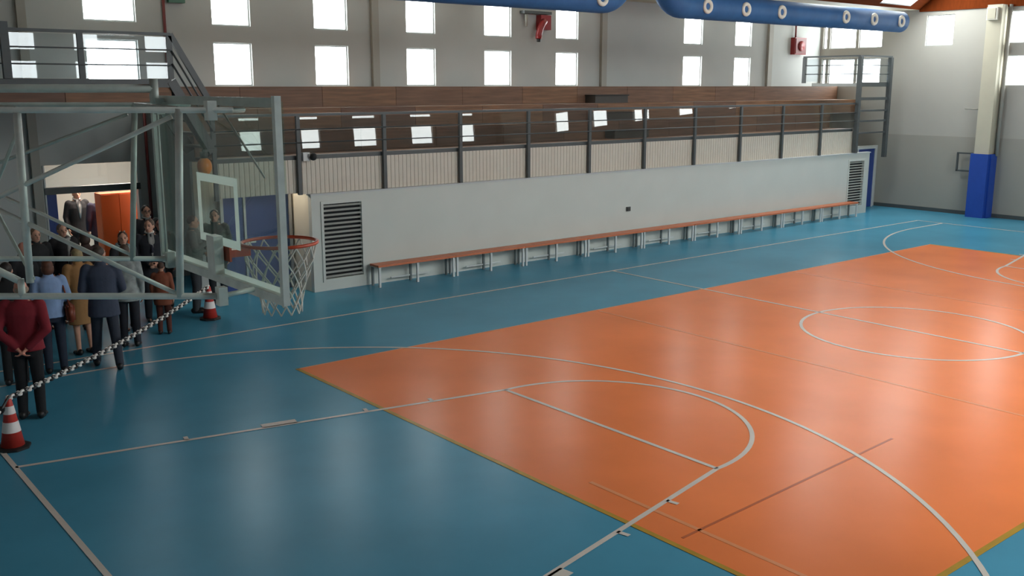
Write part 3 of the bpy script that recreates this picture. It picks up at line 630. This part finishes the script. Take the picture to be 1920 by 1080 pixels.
for i in range(len(lv)-1):
    for k in range(N):
        tube(nb, npt(k, i), npt(k, i+1), 0.0055, 5); tube(nb, npt(k, i), npt(k-1 if i % 2 == 0 else k+1, i+1), 0.0055, 5)
obj('net', nb, M['net'], hoop)

# ------------------------------------------------------------------ cones and chain
def cone_parts(t, x, y):
    obj('base', lathe(B(), [(0.19, 0), (0.19, 0.025), (0.17, 0.03), (0.1, 0.035)], 8, (x, y, 0)), M['black'], t)
    c = B(); lathe(c, [(0.125, 0.035), (0.035, 0.57), (0.03, 0.58)], 24, (x, y, 0)); body = obj('body', c, M['cone_red'], t, True)
    def rr(z): return 0.125-(z-0.035)*0.09/0.535
    for z0, z1 in ((0.20, 0.32), (0.41, 0.50)):
        b_ = B(); ring = []
        for z in (z0, z1): ring.append([b_.verts.new((x+(rr(z)+0.003)*math.cos(2*PI*k/24), y+(rr(z)+0.003)*math.sin(2*PI*k/24), z)) for k in range(24)])
        for k in range(24): b_.faces.new((ring[0][k], ring[0][(k+1) % 24], ring[1][(k+1) % 24], ring[1][k]))
        obj('white_band', b_, M['cone_white'], body, True)
C1 = (-12.97, 3.66); C2 = (-8.72, 8.3)
t1 = thing('traffic_cone', 'red and white traffic cone on the floor at the left edge, nearest the viewer', 'traffic cone', (*C1, 0), 'traffic cones holding the chain'); cone_parts(t1, *C1)
t2 = thing('traffic_cone', 'small red and white traffic cone under the basket, by the blue door', 'traffic cone', (*C2, 0), 'traffic cones holding the chain'); cone_parts(t2, *C2)
ch = thing('barrier_chain', 'black and white plastic chain strung between the two traffic cones', 'chain', (-10.8, 6.0, 0.5))
A_, B_ = Vector((*C1, 0.585)), Vector((*C2, 0.585))
path = []
for k in range(13): path.append(A_+Vector((-0.048, -0.054, -0.039))*(13-k)*0.9)
path.pop()
nseg = 126
for k in range(nseg+1):
    s_ = k/nseg; p = A_.lerp(B_, s_); p.z -= 4*0.10*s_*(1-s_); path.append(p)
lk = bmesh.new()
sweep(lk, [(0.032*math.cos(a)*1.05, 0.024*math.sin(a), 0) for a in [2*PI*k/10 for k in range(10)]], 0.016, 6, True)
me0 = bpy.data.meshes.new('link_white'); lk.to_mesh(me0); lk.free(); me0.materials.append(M['chain_white']); me1 = me0.copy(); me1.materials.clear(); me1.materials.append(M['chain_black'])
for i, (p, q) in enumerate(zip(path, path[1:])):
    o = bpy.data.objects.new('link', me0 if (i//2) % 2 == 0 else me1); COL.objects.link(o)
    d = (q-p).normalized(); rot = d.to_track_quat('X', 'Z') @ Euler((PI/2*(i % 2)+0.6, 0, 0)).to_quaternion()
    o.parent = ch; o.matrix_parent_inverse = parent_mat(ch).inverted(); o.location = (p+q)/2; o.rotation_mode = 'QUATERNION'; o.rotation_quaternion = rot
    sc = (q-p).length/0.058; o.scale = (sc*1.05, 1.0, 1.0)

# ------------------------------------------------------------------ people
def ball(bm, c, rad, rot=None):
    r = bmesh.ops.create_icosphere(bm, subdivisions=2, radius=1.0)
    m = Matrix.Translation(c) @ (rot.to_4x4() if rot else Matrix.Identity(4)) @ Matrix.Diagonal((*(rad if hasattr(rad, '__len__') else (rad,)*3), 1))
    bmesh.ops.transform(bm, matrix=m, verts=r['verts'])
def caps(bm, p, r0, q, r1):
    tube(bm, p, q, r0, 12, r1); ball(bm, p, r0); ball(bm, q, r1)
def loft(bm, rings, seg=20):
    """rings: (z, half width y, half depth x, x offset)"""
    rs = []
    for z, wy, dx, ox in rings:
        rs.append([bm.verts.new((ox+dx*math.cos(2*PI*k/seg), wy*math.copysign(abs(math.sin(2*PI*k/seg))**0.85, math.sin(2*PI*k/seg)), z)) for k in range(seg)])
    for a, b in zip(rs, rs[1:]):
        for k in range(seg): bm.faces.new((a[k], a[(k+1) % seg], b[(k+1) % seg], b[k]))
    bm.faces.new(list(reversed(rs[0]))); bm.faces.new(rs[-1])
def fuse(bm, voxel, smooth=3):
    bmesh.ops.recalc_face_normals(bm, faces=bm.faces[:])
    me = bpy.data.meshes.new('tmp'); bm.to_mesh(me); bm.free()
    o = bpy.data.objects.new('tmp', me); COL.objects.link(o)
    r = o.modifiers.new('r', 'REMESH'); r.mode = 'VOXEL'; r.voxel_size = voxel
    if smooth:
        s = o.modifiers.new('s', 'SMOOTH'); s.factor = 0.5; s.iterations = smooth
    dg = bpy.context.evaluated_depsgraph_get(); dg.update()
    out = bpy.data.meshes.new_from_object(o.evaluated_get(dg)); bpy.data.objects.remove(o); bpy.data.meshes.remove(me)
    return out
SKIN = mat('skin', (198, 150, 126), 0.55, noise=0.05, nscale=12)
SKIN2 = mat('skin_rosy', (206, 142, 122), 0.55, noise=0.06, nscale=12)
def cloth(rgb, noise=0.08, ns=8): return mat('cloth_%d_%d_%d' % rgb, rgb, 0.85, noise=noise, nscale=ns, bump=0.15, bscale=18)
EYE = mat('eye_dark', (34, 26, 24), 0.3); LIP = mat('lip', (150, 84, 78), 0.5)
def hand(bm, w, d, side, curl=0.5):
    """palm and five fingers from the wrist w in direction d; side = +1 left hand"""
    d = Vector(d).normalized(); n = Vector((0, -side, 0)); n = (n-d*n.dot(d)).normalized(); s = d.cross(n)
    if s.x < 0: s = -s
    c = w+d*0.05
    R = Matrix((d, s, n)).transposed()
    ball(bm, c, (0.055, 0.042, 0.018), R)
    for i, (o_, ln) in enumerate(((0.030, 0.072), (0.010, 0.082), (-0.010, 0.076), (-0.029, 0.06))):
        a = c+d*0.042+s*o_; b = a+(d*(1-0.3*curl)+n*0.5*curl).normalized()*ln*0.55; e_ = b+(d*(0.6-0.5*curl)+n*0.9*curl).normalized()*ln*0.5
        caps(bm, a, 0.0095, b, 0.009); caps(bm, b, 0.009, e_, 0.0075)
    a = w+d*0.025+s*0.03; b = a+(d*0.6+s*0.7+n*0.3).normalized()*0.04; e_ = b+(d*0.9+s*0.2+n*0.4).normalized()*0.032
    caps(bm, a, 0.0115, b, 0.0105); caps(bm, b, 0.0105, e_, 0.008)
def person(label, loc, face, H=1.74, top=(30, 30, 34), legs=(28, 28, 30), shoe=(22, 20, 20), hair=(50, 38, 32), hairstyle='short', arms='down', coat=0.80,
           skin=SKIN, shirt=None, tie=None, bulk=1.0, stance=0.0, skirt=False, look=0.0, scarf=None, glasses=False, bag=None, topnoise=0.08):
    """face = world angle in degrees the person looks towards; local +x forward, +y left"""
    s = H/1.75
    V = lambda x, y, z: Vector((x*s, y*s, z*s))
    bw = bulk
    sh = {k: V(0, k*0.175*bw, 1.43) for k in (-1, 1)}
    if arms == 'down': el = {k: V(-0.03, k*0.235*bw, 1.15) for k in (-1, 1)}; wr = {k: V(0.05, k*0.225*bw, 0.90) for k in (-1, 1)}
    elif arms == 'back': el = {k: V(-0.12, k*0.25*bw, 1.15) for k in (-1, 1)}; wr = {k: V(-0.175, k*0.055, 0.93) for k in (-1, 1)}
    elif arms == 'front': el = {k: V(-0.01, k*0.24*bw, 1.15) for k in (-1, 1)}; wr = {k: V(0.19, k*0.06, 1.02) for k in (-1, 1)}
    elif arms == 'phone': el = {1: V(0.02, 0.24*bw, 1.16), -1: V(0.06, -0.24*bw, 1.17)}; wr = {1: V(0.18, 0.08, 1.06), -1: V(0.24, -0.1, 1.28)}
    else: el = {1: V(-0.03, 0.235*bw, 1.15), -1: V(-0.02, -0.25*bw, 1.16)}; wr = {1: V(0.05, 0.225*bw, 0.9), -1: V(0.20, -0.14, 1.08)}
    st = {1: stance, -1: -stance}
    hp = {k: V(0, k*0.09, 0.90) for k in (-1, 1)}; kn = {k: V(0.015+st[k]*0.10, k*(0.098+0.03*abs(stance)), 0.49) for k in (-1, 1)}; an = {k: V(-0.02+st[k]*0.2, k*(0.105+0.06*abs(stance)), 0.085) for k in (-1, 1)}
    tr = [(0.80, .13, .09, 0), (0.92, .165*bw, .112*bw, -.005), (1.05, .148*bw, .105*bw, 0), (1.20, .158*bw, .11*bw, .005), (1.34, .178*bw, .115*bw, .005), (1.43, .165*bw, .095, 0), (1.485, .10, .07, -.005), (1.52, .06, .055, -.005)]
    sc = lambda R, g=0.0, z0=0, z1=9: [(z*s, wy*s+g, dx*s+g, ox*s) for z, wy, dx, ox in R if z0 <= z <= z1]
    # body: one continuous surface
    b = B(); loft(b, sc(tr))
    hc = V(0.015, 0, 1.632); LR = Matrix.Rotation(look, 3, 'Z')
    caps(b, V(-0.01, 0, 1.46), 0.056*s, V(0.0, 0, 1.58), 0.052*s)
    ball(b, hc+V(-0.005, 0, 0.012), V(0.096, 0.077, 0.106), LR); ball(b, hc+LR @ V(0.022, 0, -0.055), V(0.068, 0.058, 0.062), LR)
    caps(b, hc+LR @ V(0.085, 0, 0.012), 0.011*s, hc+LR @ V(0.107, 0, -0.022), 0.015*s)
    for k in (-1, 1):
        ball(b, hc+LR @ V(-0.005, k*0.078, -0.008), V(0.018, 0.012, 0.03), LR)
        caps(b, sh[k], 0.052*s, el[k], 0.041*s); caps(b, el[k], 0.041*s, wr[k], 0.028*s); hand(b, wr[k], wr[k]-el[k], k)
        caps(b, hp[k], 0.082*s, kn[k], 0.054*s); caps(b, kn[k], 0.054*s, an[k], 0.036*s)
        caps(b, an[k]+V(-0.03, 0, -0.045), 0.034*s, an[k]+V(0.15, 0, -0.055), 0.028*s)
    body = obj('person', fuse(b, 0.0115, 2), skin, None, True)
    body.location = loc; body.rotation_euler = (0, 0, math.radians(face)); tag(body, label, 'person', 'visitors gathered by the entrance')
    def add(name, me, m, sm=True):
        o = obj(name, me, m, None, sm); o.parent = body; return o
    # jacket or top with sleeves
    g = 0.024; b = B()
    lo = [(coat, (.175 if not skirt else .2)*bw, .125*bw, -.005)]+([(0.5*(coat+0.92), .175*bw, .12*bw, -.005)] if coat < 0.75 else [])
    loft(b, [(z*s, wy*s+g, dx*s+g, ox*s) for z, wy, dx, ox in lo]+sc(tr, g, 0.91, 1.49))
    for k in (-1, 1):
        ball(b, sh[k]+V(0, -k*0.01, 0.004), 0.082*s); caps(b, sh[k], 0.076*s, el[k], 0.061*s); e_ = el[k].lerp(wr[k], 0.9); caps(b, el[k], 0.06*s, e_, 0.045*s)
    tb_ = [(1.47, .085, .078, -.01), (1.545, .066, .064, -.006)]
    loft(b, [(z*s, wy*s, dx*s, ox*s) for z, wy, dx, ox in tb_])
    add('jacket' if coat < 0.86 else 'sweater', fuse(b, 0.014, 3), cloth(top, topnoise))
    # trousers / tights
    b = B()
    if not skirt:
        loft(b, sc(tr, 0.014, 0.79, 1.06))
        for k in (-1, 1): caps(b, hp[k], 0.094*s, kn[k], 0.072*s); caps(b, kn[k], 0.072*s, an[k]+V(0, 0, -0.01), 0.058*s)
        add('trousers', fuse(b, 0.014, 2), cloth(legs))
    for k in (-1, 1):
        b = B(); a = an[k]
        ball(b, a+V(0.03, 0, -0.05), V(0.115, 0.046, 0.036)); ball(b, a+V(0.12, 0, -0.055), V(0.06, 0.045, 0.03)); ball(b, a+V(-0.035, 0, -0.03), V(0.052, 0.045, 0.056))
        for v in b.verts: v.co.z = max(v.co.z, 0.002)
        add('shoe', fuse(b, 0.01, 1), mat('leather_%d_%d_%d' % shoe, shoe, 0.45))
    # hair
    if hairstyle != 'bald':
        b = B()
        if hairstyle == 'fringe':
            ball(b, hc+LR @ V(-0.032, 0, -0.004), V(0.076, 0.083, 0.058), LR)
        else:
            ball(b, hc+LR @ V(-0.022, 0, 0.034), V(0.094, 0.085, 0.094), LR)
        if hairstyle in ('long', 'bob'):
            ball(b, hc+LR @ V(-0.045, 0, -0.03), V(0.075, 0.092, 0.10), LR)
            if hairstyle == 'long': ball(b, hc+LR @ V(-0.07, 0, -0.13), V(0.05, 0.085, 0.12), LR)
        add('hair', fuse(b, 0.011, 2), mat('hair_%d_%d_%d' % hair, hair, 0.6, noise=0.25, nscale=30))
    for k in (-1, 1):
        b = B(); ball(b, hc+LR @ V(0.083, k*0.031, 0.012), V(0.010, 0.014, 0.008), LR); add('eye', bm_mesh(b), EYE)
        b = B(); ball(b, hc+LR @ V(0.086, k*0.032, 0.034), V(0.008, 0.02, 0.005), LR); add('eyebrow', bm_mesh(b), mat('hair_%d_%d_%d' % hair, hair, 0.6))
    b = B(); ball(b, hc+LR @ V(0.084, 0, -0.058), V(0.008, 0.024, 0.007), LR); add('mouth', bm_mesh(b), LIP)
    if glasses:
        b = B()
        for k in (-1, 1): sweep(b, [hc+LR @ V(0.108, k*0.034+0.026*math.cos(a), 0.01+0.02*math.sin(a)) for a in [2*PI*j/14 for j in range(14)]], 0.003, 6, True); tube(b, hc+LR @ V(0.105, k*0.06, 0.012), hc+LR @ V(0.0, k*0.082, 0.012), 0.003, 6)
        tube(b, hc+LR @ V(0.108, -0.01, 0.012), hc+LR @ V(0.108, 0.01, 0.012), 0.003, 6); add('glasses', bm_mesh(b), M['black'])
    if shirt:
        b = B(); pts = [(1.53, .05, .075), (1.40, .052, .143), (1.25, .03, .146), (1.12, .008, .142)]
        L_ = [b.verts.new(V(d, w_, z)) for z, w_, d in pts]; R_ = [b.verts.new(V(d, -w_, z)) for z, w_, d in pts]
        C_ = [b.verts.new(V(d+0.014, 0, z)) for z, w_, d in pts]
        for i in range(3): b.faces.new((L_[i], L_[i+1], C_[i+1], C_[i])); b.faces.new((C_[i], C_[i+1], R_[i+1], R_[i]))
        bmesh.ops.solidify(b, geom=b.faces[:], thickness=0.012); add('shirt_front', bm_mesh(b), cloth(shirt))
        b = B(); sweep(b, [V(-0.005+0.068*math.cos(a), 0.066*math.sin(a), 1.535-0.012*math.cos(a)) for a in [2*PI*j/18 for j in range(18)]], 0.016*s, 8, True); add('collar', bm_mesh(b), cloth(shirt))
    if tie:
        b = B(); tube(b, V(0.10, 0, 1.51), V(0.165, 0, 1.2), 0.012*s, 8, 0.028*s); add('tie', bm_mesh(b), cloth(tie))
    if scarf:
        b = B(); sweep(b, [V(-0.005+0.095*math.cos(a), 0.10*math.sin(a), 1.50-0.03*math.cos(a)) for a in [2*PI*j/18 for j in range(18)]], 0.034*s, 10, True)
        caps(b, V(0.12, 0.04, 1.46), 0.035*s, V(0.15, 0.05, 1.0), 0.045*s); add('scarf', fuse(b, 0.014, 2), cloth(scarf, 0.35, 22))
    if bag:
        b = B(); c = V(-0.03, -0.25, 0.93); box(b, c.x-0.15, c.x+0.15, c.y-0.06, c.y+0.06, c.z-0.13, c.z+0.12); bmesh.ops.bevel(b, geom=b.edges[:], offset=0.03, segments=3, affect='EDGES'); bo_ = add('shoulder_bag', bm_mesh(b), mat('bag_leather', bag, 0.5, noise=0.15))
        b = B(); sweep(b, [c+V(-0.13, 0, 0.1), V(-0.1, -0.2, 1.25), V(-0.02, -0.15, 1.52), V(0.1, -0.2, 1.25), c+V(0.13, 0, 0.1)], 0.012, 8); st_ = obj('bag_strap', bm_mesh(b), mat('bag_leather', bag, 0.5), None, True); st_.parent = bo_
    return body
def bm_mesh(b):
    bmesh.ops.recalc_face_normals(b, faces=b.faces[:]); me = bpy.data.meshes.new('m'); b.to_mesh(me); b.free(); return me

G = 'visitors'
person('man in a dark red sweater and black trousers, hands clasped behind his back', (-12.52, 4.62, 0), 62, 1.74, (124, 24, 38), (24, 24, 28), (26, 24, 24), (150, 130, 112), 'fringe', 'back', 0.88, SKIN2, bulk=1.12, look=0.5)
person('person in dark clothes half cut off by the left edge behind the red sweater', (-12.32, 6.25, 0), 70, 1.7, (30, 30, 32), (24, 24, 26), hair=(44, 38, 34))
person('bald man in a black jacket at the left, facing the viewer', (-11.75, 7.75, 0), -70, 1.74, (26, 27, 31), (26, 26, 30), hair=(120, 110, 100), hairstyle='fringe', arms='front', skin=SKIN2, shirt=(180, 178, 174))
person('woman in a pale blue shirt and jeans with a brown shoulder bag', (-11.74, 6.5, 0), 80, 1.64, (140, 166, 206), (38, 46, 62), (26, 24, 26), (92, 56, 38), 'bob', 'one', 0.88, bag=(122, 56, 34))
person('woman with fair hair in a camel coat and bare shins', (-11.12, 7.3, 0), 100, 1.64, (156, 116, 72), (150, 112, 84), (20, 18, 18), (156, 138, 98), 'bob', 'front', 0.52, skirt=True)
person('man in a dark navy grey suit seen from behind, legs apart', (-11.08, 6.32, 0), 72, 1.78, (58, 66, 84), (46, 52, 64), (20, 20, 22), (66, 54, 46), 'short', 'front', 0.76, bulk=1.1, stance=0.8, look=-0.6)
person('person in a grey patterned jacket just right of the navy suit', (-10.42, 7.3, 0), 60, 1.62, (150, 156, 154), (34, 36, 44), hair=(72, 56, 44), hairstyle='bob', arms='down', topnoise=0.4)
person('dark-haired person with pale scarf standing in front of the orange cabinet', (-10.08, 8.42, 0), -75, 1.66, (40, 42, 48), (30, 32, 38), hair=(70, 46, 32), hairstyle='bob', scarf=(150, 170, 172), arms='front', look=-0.5)
person('man in a black suit with white collar facing the viewer', (-9.5, 8.8, 0), -100, 1.78, (30, 33, 40), (26, 28, 34), (18, 18, 18), (84, 66, 54), 'short', 'front', 0.78, shirt=(214, 212, 206), tie=(40, 40, 52), bulk=1.1, look=-0.5)
person('dark-haired man with glasses behind the black suit', (-8.9, 10.65, 0), -95, 1.8, (36, 34, 36), (30, 30, 32), hair=(34, 26, 24), arms='down', glasses=True, shirt=(170, 170, 168))
person('dark-haired woman in a dark coat beside the glasses wearer', (-9.05, 9.55, 0), -110, 1.68, (34, 32, 34), (28, 28, 30), hair=(36, 26, 24), hairstyle='bob', coat=0.6, skin=SKIN2)
person('man in a dark grey jacket in profile behind the tall truss post', (-8.68, 8.95, 0), -30, 1.76, (92, 94, 90), (52, 54, 58), hair=(64, 44, 38), arms='phone', bulk=1.08)
person('dark-haired man in a dark green jacket left of the blue door', (-8.1, 9.35, 0), -120, 1.78, (54, 62, 56), (36, 38, 42), hair=(30, 26, 26), arms='one', shirt=(120, 116, 108))
person('child in a reddish brown jacket below the frame hinge', (-9.72, 7.75, 0), 60, 1.2, (128, 70, 48), (92, 46, 36), (40, 30, 28), (70, 46, 34), 'short', 'down', 0.72)
person('visitor in a black coat standing at the far left rear', (-11.2, 9.3, 0), -80, 1.72, (34, 36, 38), (28, 28, 30), hair=(110, 88, 70), arms='front')
person('grey-haired visitor with patterned scarf in the rear of the crowd', (-10.7, 9.6, 0), -85, 1.72, (36, 34, 36), (28, 28, 30), hair=(120, 108, 98), scarf=(150, 150, 146), hairstyle='short')
person('dark-haired visitor in brown behind the navy suit', (-10.55, 8.85, 0), 75, 1.66, (66, 48, 44), (34, 32, 34), hair=(60, 42, 34), hairstyle='bob')
person('man in a black suit and white shirt out in the entrance hall', (-9.0, 14.75, 0), -85, 1.8, (24, 24, 28), (24, 24, 26), hair=(40, 34, 30), shirt=(226, 224, 222), bulk=1.05)
person('person in a dark navy jacket out in the entrance hall beside the cabinet', (-8.7, 14.15, 0), 95, 1.78, (44, 44, 66), (30, 30, 40), hair=(50, 40, 36), bulk=1.15)
